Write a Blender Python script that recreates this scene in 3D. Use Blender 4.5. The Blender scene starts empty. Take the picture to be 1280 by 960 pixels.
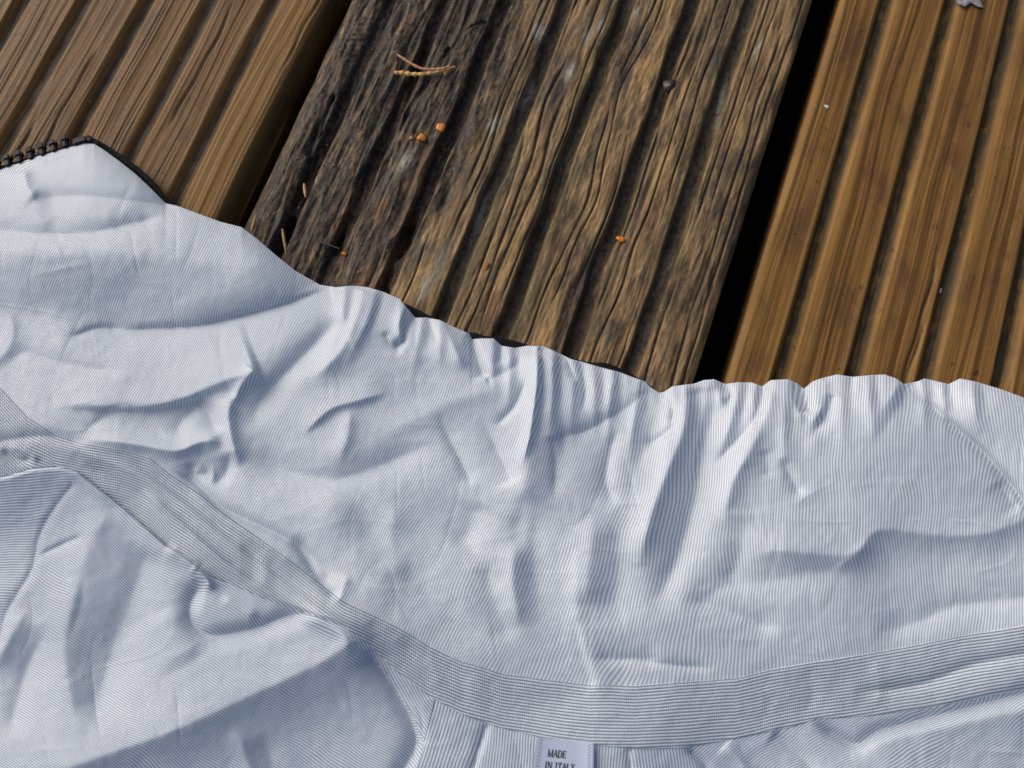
import bpy, bmesh, math, random
import numpy as np
from mathutils import Matrix, Vector
random.seed(7); rng = np.random.default_rng(11)
scene = bpy.context.scene
# ------------------------------------------------------------------ camera
F = 925.0; DIST = 221.0                 # focal length in photo pixels, distance to the deck in mm
V = np.array([1500., -4100.]); SIDE = 90.0
N = -F*F/(V@V)*V + SIDE*np.array([-V[1], V[0]])/np.hypot(*V)
ax_y = np.array([V[0], -V[1], -F]); ax_y /= np.linalg.norm(ax_y)      # along the boards
dn = np.array([N[0], -N[1], -F]); dn /= np.linalg.norm(dn)
ax_z = -dn; ax_x = np.cross(ax_y, ax_z)
R = np.array([ax_x, ax_y, ax_z])        # camera space -> world space
CAM = np.array([0., 0., DIST*ax_z[2]])
cd = bpy.data.cameras.new('camera'); cam = bpy.data.objects.new('camera', cd)
scene.collection.objects.link(cam); scene.camera = cam
cd.lens = 26.0; cd.sensor_width = 26.0*1280/F; cd.clip_start = 0.01; cd.clip_end = 200
M = Matrix([[*R[0], 0], [*R[1], 0], [*R[2], CAM[2]/1000], [0, 0, 0, 1]])
cam.matrix_world = M
cd.dof.use_dof = True; cd.dof.focus_distance = 0.212; cd.dof.aperture_fstop = 18.0

def unproj(px, py, z):
    """point (mm) at height z that the photo shows at px, py"""
    px, py, z = np.broadcast_arrays(np.asarray(px, float), np.asarray(py, float), np.asarray(z, float))
    r = np.stack([px-640, -(py-480), np.full(px.shape, -F)], -1) @ R.T
    t = (z - CAM[2])/r[..., 2]
    return CAM + r*t[..., None]
# ------------------------------------------------------------------ light
def scr_dir(sx, sy):
    w = R @ np.array([sx, sy, 0.]); w[2] = 0; return w/np.linalg.norm(w)
SUN_EL = math.radians(34); sd = scr_dir(-0.82, 0.57)
sunv = Vector((sd[0]*math.cos(SUN_EL), sd[1]*math.cos(SUN_EL), math.sin(SUN_EL)))
sl = bpy.data.lights.new('sun', 'SUN'); sun = bpy.data.objects.new('sun', sl); scene.collection.objects.link(sun)
sl.energy = 1.6; sl.angle = math.radians(62); sl.color = (1.0, 0.985, 0.96)
sun.rotation_euler = (-sunv).to_track_quat('-Z', 'Y').to_euler(); sun.location = (0, 0, 1)
world = bpy.data.worlds.new('World'); scene.world = world; world.use_nodes = True
wn = world.node_tree.nodes; wn.clear()
sky = wn.new('ShaderNodeTexSky'); sky.sky_type = 'NISHITA'; sky.sun_disc = False
sky.sun_elevation = SUN_EL; sky.sun_rotation = math.atan2(sd[0], sd[1]); sky.air_density = 0.8; sky.dust_density = 4.5; sky.ozone_density = 0.5
bg = wn.new('ShaderNodeBackground'); bg.inputs[1].default_value = 0.145
wo = wn.new('ShaderNodeOutputWorld'); world.node_tree.links.new(sky.outputs[0], bg.inputs[0]); world.node_tree.links.new(bg.outputs[0], wo.inputs[0])
scene.view_settings.view_transform = 'Standard'; scene.view_settings.look = 'None'
scene.view_settings.exposure = -0.30; scene.view_settings.gamma = 1.0

# ------------------------------------------------------------------ helpers
def link(o, parent=None):
    scene.collection.objects.link(o)
    if parent is not None: o.parent = parent
    return o
def empty(name, loc=(0, 0, 0)):
    o = bpy.data.objects.new(name, None); o.location = loc; o.empty_display_size = 0.01
    return link(o)
def tag(o, **k):
    for a, b in k.items(): o[a] = b
    return o
def mesh_obj(name, co, quads, mat, parent=None, attrs=None, uv=None, smooth=True):
    """co in mm"""
    me = bpy.data.meshes.new(name)
    co = np.asarray(co, np.float32)/1000.0
    quads = np.asarray(quads, np.int32); k = quads.shape[1]
    me.vertices.add(len(co)); me.vertices.foreach_set('co', co.ravel())
    me.loops.add(quads.size); me.loops.foreach_set('vertex_index', quads.ravel())
    me.polygons.add(len(quads)); me.polygons.foreach_set('loop_start', np.arange(0, quads.size, k, dtype=np.int32))
    me.update(calc_edges=True)
    me.polygons.foreach_set('use_smooth', np.full(len(quads), smooth))
    for an, av in (attrs or {}).items():
        at = me.attributes.new(an, 'FLOAT', 'POINT'); at.data.foreach_set('value', np.asarray(av, np.float32).ravel())
    if uv is not None:
        ul = me.uv_layers.new(name='UVMap'); ul.data.foreach_set('uv', np.asarray(uv, np.float32)[quads.ravel()].ravel())
    me.materials.append(mat); me.update()
    return link(bpy.data.objects.new(name, me), parent)
def grid_faces(nr, nc, flip=False):
    i = np.arange(nr-1)[:, None]*nc + np.arange(nc-1)[None, :]
    q = np.stack([i, i+1, i+nc+1, i+nc], -1).reshape(-1, 4)
    return q[:, ::-1] if flip else q
def fnoise(shape, sx, sy, seed, step=1.0):
    """smooth unit-variance noise, feature size sx, sy (same unit as step)"""
    r = np.random.default_rng(seed); ny, nx = shape
    n = r.standard_normal((ny, nx))
    fy = np.fft.fftfreq(ny, step)[:, None]; fx = np.fft.rfftfreq(nx, step)[None, :]
    g = np.exp(-2*((fx*sx)**2 + (fy*sy)**2)*math.pi/2)
    o = np.fft.irfft2(np.fft.rfft2(n)*g, s=(ny, nx)); return o/o.std()
def bil(A, x0, y0, st, x, y):
    fx = np.clip((np.asarray(x)-x0)/st, 0, A.shape[1]-1.001); fy = np.clip((np.asarray(y)-y0)/st, 0, A.shape[0]-1.001)
    ix = fx.astype(int); iy = fy.astype(int); fx = fx-ix; fy = fy-iy
    return (A[iy, ix]*(1-fx)+A[iy, ix+1]*fx)*(1-fy)+(A[iy+1, ix]*(1-fx)+A[iy+1, ix+1]*fx)*fy
def sstep(a, b, x):
    t = np.clip((x-a)/(b-a), 0, 1); return t*t*(3-2*t)

class NT:
    def __init__(s, name):
        s.m = bpy.data.materials.new(name); s.m.use_nodes = True; s.t = s.m.node_tree; s.t.nodes.clear()
        s.out = s.n('ShaderNodeOutputMaterial'); s.b = s.n('ShaderNodeBsdfPrincipled'); s.l(s.b.outputs[0], s.out.inputs[0])
    def n(s, typ, **k):
        o = s.t.nodes.new(typ)
        for a, b in k.items(): setattr(o, a, b)
        return o
    def l(s, a, b): s.t.links.new(a, b)
    def put(s, sock, v):
        if isinstance(v, bpy.types.NodeSocket): s.l(v, sock)
        elif isinstance(v, tuple) and len(v) == 3 and sock.type == 'RGBA': sock.default_value = (*v, 1)
        else: sock.default_value = v
    def math(s, op, a, b=0.0, c=0.0, clamp=False):
        o = s.n('ShaderNodeMath', operation=op, use_clamp=clamp)
        s.put(o.inputs[0], a); s.put(o.inputs[1], b); s.put(o.inputs[2], c); return o.outputs[0]
    def mix(s, f, a, b, mode='MIX'):
        o = s.n('ShaderNodeMix', data_type='RGBA', blend_type=mode)
        s.put(o.inputs[0], f); s.put(o.inputs[6], a); s.put(o.inputs[7], b); return o.outputs[2]
    def attr(s, name): return s.n('ShaderNodeAttribute', attribute_name=name).outputs['Fac']
    def coords(s, scale, kind='Object', loc=(0, 0, 0)):
        tc = s.n('ShaderNodeTexCoord'); mp = s.n('ShaderNodeMapping'); s.l(tc.outputs[kind], mp.inputs[0])
        mp.inputs['Scale'].default_value = scale; mp.inputs['Location'].default_value = loc; return mp.outputs[0]
    def noise(s, vec, sc=1.0, det=3.0, rough=0.5, dist=0.0):
        o = s.n('ShaderNodeTexNoise'); s.l(vec, o.inputs['Vector'])
        o.inputs['Scale'].default_value = sc; o.inputs['Detail'].default_value = det
        o.inputs['Roughness'].default_value = rough; o.inputs['Distortion'].default_value = dist; return o.outputs['Fac']
    def ramp(s, f, a, b): 
        o = s.n('ShaderNodeMapRange', interpolation_type='SMOOTHSTEP'); s.l(f, o.inputs[0])
        o.inputs[1].default_value = a; o.inputs[2].default_value = b; return o.outputs[0]
    def bump(s, h, strength, dist):
        o = s.n('ShaderNodeBump'); s.l(h, o.inputs['Height']); o.inputs['Strength'].default_value = strength
        o.inputs['Distance'].default_value = dist; s.l(o.outputs[0], s.b.inputs['Normal'])
    def base(s, c): s.put(s.b.inputs['Base Color'], c)
    def rough(s, c): s.put(s.b.inputs['Roughness'], c)
def plain(name, col, rough=0.6, nsc=400., var=0.35, bump=0.2, bd=0.0002, spec=0.5):
    m = NT(name); v = m.coords((nsc,)*3); n = m.noise(v, 1, 4, 0.6)
    m.base(m.mix(m.ramp(n, 0.3, 0.7), tuple(c*(1-var) for c in col), tuple(min(1, c*(1+var)) for c in col)))
    m.rough(rough); m.b.inputs['Specular IOR Level'].default_value = spec; m.bump(n, bump, bd); return m.m

# ------------------------------------------------------------------ materials: fabric
def fabric(name, light, dark, weave=1.0, lo=0.30, hi=0.72, bs=0.45):
    m = NT(name)
    uv = m.n('ShaderNodeUVMap', uv_map='UVMap'); sp = m.n('ShaderNodeSeparateXYZ'); m.l(uv.outputs[0], sp.inputs[0])
    u, v = sp.outputs[0], sp.outputs[1]                      # u counts stripes, v counts cross threads
    cb = m.n('ShaderNodeCombineXYZ'); m.l(m.math('MULTIPLY', u, 1.0), cb.inputs[0]); m.l(m.math('MULTIPLY', v, 1.0), cb.inputs[1])
    n1 = m.noise(cb.outputs[0], 1.3, 2, 0.6)                 # thread irregularity
    cb2 = m.n('ShaderNodeCombineXYZ'); m.l(m.math('MULTIPLY', u, 0.35), cb2.inputs[0]); m.l(m.math('MULTIPLY', v, 1.6), cb2.inputs[1])
    n2 = m.noise(cb2.outputs[0], 1.0, 2, 0.5)
    w = m.math('MULTIPLY_ADD', n1, 0.24, u)
    s = m.math('MULTIPLY_ADD', m.math('COSINE', m.math('MULTIPLY', w, 2*math.pi)), 0.5, 0.5)
    sv = m.math('MULTIPLY_ADD', m.math('COSINE', m.math('MULTIPLY', v, 2*math.pi)), 0.5, 0.5)
    s2 = m.math('ADD', m.math('MULTIPLY_ADD', m.math('SUBTRACT', n1, 0.5), 0.32, s), m.math('MULTIPLY', m.math('SUBTRACT', sv, 0.5), 0.12*weave))
    f = m.ramp(s2, lo, hi)
    tc = m.coords((38., 38., 38.)); big = m.noise(tc, 1, 3, 0.6)
    lc = m.mix(m.ramp(big, 0.35, 0.7), light, tuple(c*k for c, k in zip(light, (0.93, 0.935, 0.96))))
    m.base(m.mix(f, lc, dark))
    m.rough(m.math('MULTIPLY_ADD', n2, 0.2, 0.42)); m.b.inputs['Specular IOR Level'].default_value = 0.35
    m.b.inputs['Sheen Weight'].default_value = 0.15; m.b.inputs['Sheen Roughness'].default_value = 0.4
    h = m.math('ADD', m.math('MULTIPLY', s, -0.6), m.math('ADD', m.math('MULTIPLY', n2, 0.8), m.math('MULTIPLY', sv, 0.25*weave)))
    m.bump(h, bs, 0.00013)
    return m.m
M_BODY = fabric('striped_shell_fabric', (0.69, 0.755, 0.815), (0.40, 0.445, 0.505))
M_LINE = fabric('striped_inner_fabric', (0.64, 0.705, 0.78), (0.30, 0.345, 0.415))
M_BAND = fabric('striped_band_fabric', (0.63, 0.69, 0.75), (0.215, 0.25, 0.305), lo=0.40, hi=0.78, bs=1.0)
M_BLACK = plain('black_elastic', (0.006, 0.006, 0.007), 0.85, 3000, 0.4, 0.5, spec=0.2)
M_TAPE = plain('black_zip_tape', (0.006, 0.006, 0.007), 0.85, 4000, 0.4, 0.5, spec=0.2)
M_TOOTH = plain('black_zip_plastic', (0.005, 0.005, 0.006), 0.5, 900, 0.3, 0.15, spec=0.25)
M_LABEL = plain('pale_blue_satin', (0.48, 0.52, 0.66), 0.38, 5000, 0.07, 0.3, 0.00005)
M_INK = plain('dark_label_ink', (0.02, 0.021, 0.035), 0.7, 3000, 0.3, 0.1)
M_STITCH = plain('grey_blue_thread', (0.13, 0.15, 0.24), 0.7, 3000, 0.2, 0.3)
M_STEEL = plain('rusty_dark_screw', (0.045, 0.026, 0.024), 0.35, 1500, 0.5, 0.5)
M_TWIG = plain('orange_brown_scales', (0.62, 0.34, 0.10), 0.6, 900, 0.45, 0.4)
M_TWIGP = plain('pinkish_bare_stem', (0.46, 0.24, 0.12), 0.6, 900, 0.3, 0.3)
M_NEEDLE = plain('dry_tan_needle', (0.30, 0.17, 0.07), 0.6, 900, 0.35, 0.3)
M_DARKNEEDLE = plain('dark_twig_bark', (0.05, 0.035, 0.025), 0.6, 900, 0.35, 0.3)
M_FUNGUS = plain('orange_jelly', (0.60, 0.20, 0.02), 0.25, 700, 0.2, 0.2)
M_RESIN = plain('amber_resin', (0.28, 0.12, 0.03), 0.15, 500, 0.4, 0.3)
M_CHIP = plain('pale_chip', (0.62, 0.58, 0.50), 0.6, 900, 0.2, 0.3)
M_LEAF = plain('grey_brown_leaf', (0.30, 0.28, 0.30), 0.5, 500, 0.5, 0.4)
M_SOIL = plain('dark_soil', (0.005, 0.004, 0.003), 1.0, 60, 0.5, 0.5, 0.01, 0.05)  # near-black colour, painted in for the deep shade below the deck
M_JOIST = plain('dark_joist_wood', (0.004, 0.003, 0.002), 1.0, 200, 0.4, 0.4, 0.001, 0.05)  # blackened so the joists vanish in the painted shade of the gaps

# ------------------------------------------------------------------ materials: wood
def wood_new(name, a, b, blot, ring, grey, gold, rs=0.8):
    m = NT(name)
    g1 = m.noise(m.coords((900., 16., 900.)), 1, 4, 0.55, 0.3)            # fine grain
    warp = m.noise(m.coords((30., 9., 30.)), 1, 2, 0.5)
    sep = m.n('ShaderNodeSeparateXYZ'); tc = m.n('ShaderNodeTexCoord'); m.l(tc.outputs['Object'], sep.inputs[0])
    x = m.math('MULTIPLY_ADD', warp, 0.010, sep.outputs[0])
    r = m.math('MULTIPLY_ADD', m.math('SINE', m.math('MULTIPLY', x, 2*math.pi/ring)), 0.5, 0.5)
    r2 = m.math('MULTIPLY_ADD', m.math('SINE', m.math('MULTIPLY', x, 2*math.pi/(ring*2.7))), 0.5, 0.5)
    r3 = m.math('MULTIPLY_ADD', m.math('SINE', m.math('MULTIPLY', x, 2*math.pi/(ring*0.43))), 0.5, 0.5)
    r = m.math('ADD', m.math('MULTIPLY', m.math('POWER', r, 2.5), m.math('MULTIPLY_ADD', r2, 0.6, 0.4)), m.math('MULTIPLY', m.math('POWER', r3, 3.0), m.math('MULTIPLY', r2, 0.45)), clamp=True)
    c = m.mix(m.ramp(g1, 0.3, 0.7), a, b)
    c = m.mix(m.math('MULTIPLY', r, rs), c, tuple(k*0.50 for k in a))
    bl = m.noise(m.coords((90., 45., 90.), loc=(3, 1, 0)), 1, 5, 0.65)
    bl2 = m.noise(m.coords((38., 12., 38.), loc=(1, 7, 0)), 1, 3, 0.6)
    c = m.mix(m.math('MULTIPLY', m.ramp(bl2, 0.45, 0.70), 0.5), c, tuple(k*0.6 for k in a))
    c = m.mix(m.math('MULTIPLY', m.ramp(bl, 0.46, 0.68), 0.6), c, blot)
    sp = m.noise(m.coords((420., 260., 400.), loc=(5, 2, 0)), 1, 2, 0.5)
    c = m.mix(m.math('MULTIPLY', m.ramp(sp, 0.68, 0.76), 0.7), c, (0.02, 0.013, 0.008))
    cr = m.noise(m.coords((500., 3200., 400.)), 1, 1, 0.5)                 # fine cross fleck
    c = m.mix(m.math('MULTIPLY', m.ramp(cr, 0.45, 0.75), 0.18), c, tuple(min(1, k*1.7) for k in a))
    gr = m.attr('groove')
    gn = m.noise(m.coords((500., 200., 500.)), 1, 4, 0.6)
    c = m.mix(m.math('MULTIPLY', gr, m.ramp(gn, 0.15, 0.6)), c, grey)
    c = m.mix(m.math('MULTIPLY', m.attr('shoulder'), 0.42), c, gold)
    side = m.attr('side'); c = m.mix(side, c, (0.004, 0.0038, 0.003))  # shade of the gap painted onto the side walls
    m.base(c); m.rough(m.math('MULTIPLY_ADD', g1, 0.3, 0.36)); m.b.inputs['Specular IOR Level'].default_value = 0.2
    h = m.math('ADD', m.math('MULTIPLY', g1, 0.7), m.math('ADD', m.math('MULTIPLY', r, 0.5), m.math('MULTIPLY', cr, 0.25)))
    m.bump(h, 0.8, 0.0005); return m.m
M_WL = wood_new('weathered_brown_softwood', (0.125, 0.058, 0.015), (0.225, 0.115, 0.034), (0.045, 0.026, 0.016), 0.0031, (0.075, 0.065, 0.048), (0.27, 0.145, 0.036), 0.5)
M_WR = wood_new('honey_brown_softwood', (0.160, 0.075, 0.018), (0.290, 0.155, 0.042), (0.065, 0.034, 0.018), 0.0040, (0.040, 0.030, 0.013), (0.30, 0.165, 0.045))

def wood_old():
    m = NT('rotten_wet_grooved_wood')
    g1 = m.noise(m.coords((1100., 60., 900.)), 1, 5, 0.65, 0.4)
    g2 = m.noise(m.coords((320., 32., 300.), loc=(1, 4, 0)), 1, 4, 0.6, 0.6)
    c = m.mix(m.ramp(g1, 0.30, 0.70), (0.060, 0.034, 0.014), (0.42, 0.265, 0.110))
    gd = m.noise(m.coords((160., 26., 100.), loc=(4, 6, 1)), 1, 4, 0.6, 0.5)
    c = m.mix(m.math('MULTIPLY', m.ramp(gd, 0.52, 0.68), 0.7), c, (0.46, 0.28, 0.10))
    c = m.mix(m.math('MULTIPLY', m.ramp(gd, 0.47, 0.33), 0.6), c, (0.050, 0.034, 0.020))
    c = m.mix(m.math('MULTIPLY', m.ramp(g2, 0.45, 0.75), 0.65), c, (0.085, 0.062, 0.036))
    b = m.noise(m.coords((110., 40., 100.), loc=(7, 2, 0)), 1, 4, 0.6)
    c = m.mix(m.math('MULTIPLY', m.ramp(b, 0.5, 0.72), 0.75), c, (0.13, 0.062, 0.030))
    hs = m.noise(m.coords((70., 30., 100.), loc=(2, 9, 0)), 1, 5, 0.7)
    c = m.mix(m.math('MULTIPLY', m.ramp(hs, 0.5, 0.66), 0.8), c, (0.040, 0.034, 0.028))
    moss = m.math('MULTIPLY', m.attr('moss'), m.ramp(m.noise(m.coords((400., 120., 300.)), 1, 4, 0.6), 0.3, 0.65))
    c = m.mix(m.math('MULTIPLY', moss, 0.8), c, (0.055, 0.060, 0.014))
    gv = m.attr('groove'); gn = m.noise(m.coords((700., 500., 500.)), 1, 5, 0.7)
    c = m.mix(m.math('MULTIPLY', gv, 0.9), c, m.mix(m.ramp(gn, 0.35, 0.7), (0.018, 0.015, 0.009), (0.115, 0.092, 0.058)))
    rot = m.attr('rot'); rn = m.noise(m.coords((420., 150., 420.), loc=(3, 3, 3)), 1, 6, 0.72, 0.5)
    c = m.mix(m.math('MULTIPLY', rot, m.ramp(rn, 0.28, 0.55)), c, m.mix(m.ramp(gn, 0.4, 0.8), (0.010, 0.008, 0.006), (0.130, 0.078, 0.042)))
    rust = m.math('MULTIPLY', m.attr('rust'), m.ramp(g1, 0.4, 0.65)); c = m.mix(m.math('MULTIPLY', rust, 0.6), c, (0.26, 0.11, 0.035))
    pale = m.math('MULTIPLY', m.attr('pale'), m.ramp(gn, 0.30, 0.55)); c = m.mix(pale, c, (0.30, 0.285, 0.225))
    c = m.mix(m.math('MULTIPLY', m.attr('crack'), 0.85), c, (0.008, 0.006, 0.005))
    spk = m.noise(m.coords((1500., 1500., 1500.)), 1, 1, 0.5); c = m.mix(m.math('MULTIPLY', m.ramp(spk, 0.70, 0.78), 0.5), c, (0.30, 0.26, 0.19))
    c = m.mix(m.attr('side'), c, (0.006, 0.006, 0.005))  # side walls painted near-black for the shade inside the gaps
    m.base(c); m.rough(m.ramp(m.math('MULTIPLY_ADD', gn, 0.5, m.math('MULTIPLY', g2, 0.5)), -0.2, 1.0)); m.b.inputs['Specular IOR Level'].default_value = 0.36
    h = m.math('ADD', m.math('MULTIPLY', g1, 0.8), m.math('ADD', m.math('MULTIPLY', gn, 0.6), m.math('MULTIPLY', g2, 0.6)))
    m.bump(h, 0.55, 0.0005); return m.m
M_OLD = wood_old()

# ------------------------------------------------------------------ deck
deck = tag(empty('decking'), kind='structure', label='wet grooved timber deck boards running diagonally under the jacket')
UEDGE = lambda px, py: float(unproj(px, py, 0)[0])
L1 = (UEDGE(397, 0)+UEDGE(262, 262))/2; M0 = (UEDGE(432, 0)+UEDGE(302, 278))/2
M1 = (UEDGE(1020, 0)+UEDGE(868, 475))/2; R0 = (UEDGE(1053, 0)+UEDGE(907, 470))/2
TH = 28.0
def nonuni(a, d0, d1, b, st, coarse):
    """coordinates a..b, spacing st between d0 and d1, coarse outside"""
    left = np.linspace(a, d0, max(2, int((d0-a)/coarse)+1))[:-1]; mid = np.arange(d0, d1, st)
    right = np.linspace(d1, b, max(2, int((b-d1)/coarse)+1)); return np.concatenate([left, mid, right])
def ridge_profile(u, u0, u1, grooves, half, depth, soft, gm=(0.8, 2.2), rnd=(1.6, 2.2)):
    """height and groove mask of a grooved board; grooves = centres"""
    h = np.zeros_like(u); g = np.zeros_like(u)
    for c in grooves:
        d = np.abs(u-c); k = 1-sstep(half*0.35, half*0.35+soft, d)
        h = np.minimum(h, -depth*k); g = np.maximum(g, 1-sstep(gm[0], gm[1], d))
    e = np.minimum(u-u0, u1-u)
    h = h - rnd[0]*np.clip(1-e/rnd[1], 0, 1)**2.2
    sh_ = np.zeros_like(u)
    for c in grooves: sh_ = np.maximum(sh_, np.exp(-((np.abs(u-c)-gm[1]-0.9)/1.1)**2))
    if gm[0] == 0.5: sh_ = np.maximum(sh_, 1.3*sstep(1.8, 3.2, u-max(grooves))*(e > rnd[1]*0.5))
    sh_ = np.maximum(sh_, 0.8*np.exp(-((e-rnd[1]*0.7)/2.2)**2))
    return h, g, sh_
def board_mesh(name, us, vs, H, attrs, mat, parent, zoff=0.0, u0=None, u1=None, side=(1, 1)):
    """closed board: top surface H(v,u) plus sides and a bottom"""
    nv, nu = H.shape
    U = np.tile(us, (nv, 1)); Vv = np.tile(vs[:, None], (1, nu))
    steps = [0.5, 1.5, 4, 9, 16, 24]
    Lc = [(us[0], H[:, 0].copy()-s if s < 24 else np.full(nv, -TH)) for s in steps][::-1]
    Uf = np.concatenate([np.stack([np.full(nv, c[0]) for c in Lc], 1), U, np.stack([np.full(nv, us[-1]) for _ in steps], 1)], 1)
    Hf = np.concatenate([np.stack([c[1] for c in Lc], 1), H, np.stack([H[:, -1]-s if s < 24 else np.full(nv, -TH) for s in steps], 1)], 1)
    Vf = np.tile(vs[:, None], (1, Uf.shape[1])); n2 = Uf.shape[1]; k = len(steps)
    co = np.stack([Uf, Vf, Hf+zoff], -1).reshape(-1, 3)
    at = {}
    for an, av in attrs.items():
        at[an] = np.concatenate([np.repeat(av[:, :1], k, 1), av, np.repeat(av[:, -1:], k, 1)], 1)
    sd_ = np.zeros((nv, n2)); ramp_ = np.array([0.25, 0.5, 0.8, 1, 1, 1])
    sd_[:, :k] = ramp_[::-1]*side[0]; sd_[:, n2-k:] = ramp_*side[1]; at['side'] = sd_  # mask for painted gap shade, stronger further down each side wall
    q = grid_faces(nv, n2)
    # bottom and ends
    nb = len(co); bot = []
    ends = np.array([[Uf[0, 0], vs[0], -TH+zoff-0.02], [Uf[0, -1], vs[0], -TH+zoff-0.02], [Uf[0, -1], vs[-1], -TH+zoff-0.02], [Uf[0, 0], vs[-1], -TH+zoff-0.02]])
    co = np.concatenate([co, ends]); bot = [[nb+3, nb+2, nb+1, nb]]
    for r in (0, nv-1):                                   # end grain strips
        row = r*n2+np.arange(n2); base = len(co)
        low = co[row].copy(); low[:, 2] = -TH+zoff; co = np.concatenate([co, low]); lo = base+np.arange(n2)
        qq = np.stack([row[:-1], row[1:], lo[1:], lo[:-1]], 1); bot.extend((qq[:, ::-1] if r == 0 else qq).tolist())
    for an in at: at[an] = np.concatenate([at[an].ravel(), np.zeros(len(co)-nv*n2)])
    q = np.concatenate([q, np.array(bot, int)])
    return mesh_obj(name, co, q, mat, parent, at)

VMIN, VMAX = -700., 900.
v_top = float(unproj(640, -60, 0)[1]); vlo = float(unproj(700, 620, 0)[1])
def px_u(lst, py=0): return [UEDGE(p, py) for p in lst]
# --- left board (newer, grey brown)
gl = px_u([20, 93, 177, 257, 337]); pitch = np.mean(np.diff(gl)); gl = [gl[0]-pitch*1.0]+gl
gl = [gl[-1]-pitch*k for k in range(5, -1, -1)]
Lu0 = L1-147.0
def new_board(u0, u1, grooves, mat, name, zoff, seed, dense=True, half=3.4, depth=4.5, side=(1, 1), wob=0.25, soft=1.9, gm=(0.8, 2.2), rnd=(1.6, 2.2)):
    us = nonuni(u0, u0+0.01, u1-0.01, u1, 0.45 if dense else 1.8, 50)
    vs = nonuni(VMIN, vlo-60, v_top+60, VMAX, 1.5, 30) if dense else np.linspace(VMIN, VMAX, 12)
    U, Vg = np.meshgrid(us, vs)
    n = fnoise(U.shape, 6, 40, seed); 
    h, g, shd = ridge_profile(U+wob*n*0.4, u0, u1, grooves, half, depth, soft, gm, rnd)
    h += 0.10*fnoise(U.shape, 9, 30, seed+1)*(1-g) + 0.12*fnoise(U.shape, 5, 3, seed+2)*g
    if dense:
        cr = random.Random(seed)
        for _ in range(16):
            cu, cv, cl = cr.uniform(u0+4, u1-4), cr.uniform(vlo, v_top+20), cr.uniform(12, 45)
            wv_ = 0.5*np.sin(Vg/9+cu)+0.25*np.sin(Vg/3.1+cv)
            kk = np.exp(-((U-cu-wv_)/0.42)**2)*sstep(0, 0.35, 1-np.abs(Vg-cv)/cl)*(1-g); h -= 0.8*kk; g = np.maximum(g, 0.8*kk)
    return board_mesh(name, us, vs, h, {'groove': g, 'shoulder': shd}, mat, deck, zoff, side=side)
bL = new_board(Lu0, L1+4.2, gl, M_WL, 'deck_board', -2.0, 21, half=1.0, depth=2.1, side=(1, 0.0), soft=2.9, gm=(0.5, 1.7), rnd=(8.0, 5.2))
tag(bL, label='smooth grey-brown grooved board on the left')
# --- right board (honey coloured)
gr_ = px_u([1110, 1193, 1272]); pr = (gr_[2]-gr_[0])/2; gr_ = [gr_[0]+pr*k for k in range(6)]
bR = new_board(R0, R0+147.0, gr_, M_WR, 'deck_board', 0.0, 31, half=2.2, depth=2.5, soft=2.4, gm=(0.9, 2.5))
tag(bR, label='honey-brown grooved board on the right')
# --- other boards, outside the picture
gap = 8.0; others = []
p_ = 21.0
for k in range(1, 5):
    for sgn in (-1, 1):
        u0 = (Lu0-(147+gap)*k) if sgn < 0 else (R0+(147+gap)*k)
        o = new_board(u0, u0+147, [u0+p_*j for j in range(1, 7)], M_WL if (k+sgn) % 2 else M_WR, 'deck_board', 0.0, 40+k*2+sgn, dense=False)
# --- middle board (old, rotten, wet)
us = np.arange(M0, M1+0.01, 0.27); vs = nonuni(VMIN, vlo-2, v_top+3, VMAX, 0.30, 25)
U, Vg = np.meshgrid(us, vs); sh = U.shape
W = fnoise(sh, 14, 60, 1, 0.3)*0.6 + fnoise(sh, 5, 25, 2, 0.3)*0.14     # grain wander, mm
# knots bend the grain
kn = [unproj(655, 130, 0)[:2], unproj(800, 110, 0)[:2], unproj(450, 40, 0)[:2], unproj(745, 250, 0)[:2]]
for (a, b), am, ru, rv in zip(kn, (2.4, 3.2, 2.5, -2.2), (9, 10, 14, 8), (14, 16, 18, 14)):
    W += am*np.exp(-((U-a)/ru)**2-((Vg-b)/rv)**2)
UW = U+W
gm = px_u([486, 557, 632, 709, 784, 868, 943])
rotm = sstep(0.0, 1.0, (M0+60-U)/24 + 0.5 + 0.35*fnoise(sh, 18, 30, 3, 0.3))
rotm = np.maximum(rotm, sstep(0.4, 1.2, fnoise(sh, 10, 25, 4, 0.3)-0.6)*0.6)
h = np.zeros(sh); g = np.zeros(sh); mossm = np.zeros(sh)
for i, c in enumerate(gm):
    cw = c + 0.15*W + fnoise(sh, 60, 12, 50+i, 0.3)*0.28
    half = 2.9 if i > 1 else 2.0
    d = np.abs(U+0.3-cw); dep = (3.4 if i > 1 else 2.8)+0.4*fnoise(sh, 60, 25, 60+i, 0.3)
    k = 1-sstep(half*0.45, half*0.45+1.7, d); h = np.minimum(h, -dep*k)
    g = np.maximum(g, 1-sstep(half*0.5, half+0.5, d)); mossm = np.maximum(mossm, np.exp(-((d-half-0.8)/1.1)**2))
for c0, c1 in zip([M0]+gm, gm+[M1]):                          # rounded ridge tops
    t = np.clip((U-c0)/(c1-c0), 0, 1); h += np.where((U > c0) & (U < c1), 0.55*(4*t*(1-t))-0.55, 0)
e = np.minimum(U-M0, M1-U); h -= 3.2*np.clip(1-e/(5.0+1.5*fnoise(sh, 80, 12, 71, 0.3)), 0, 1)**2
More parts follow.
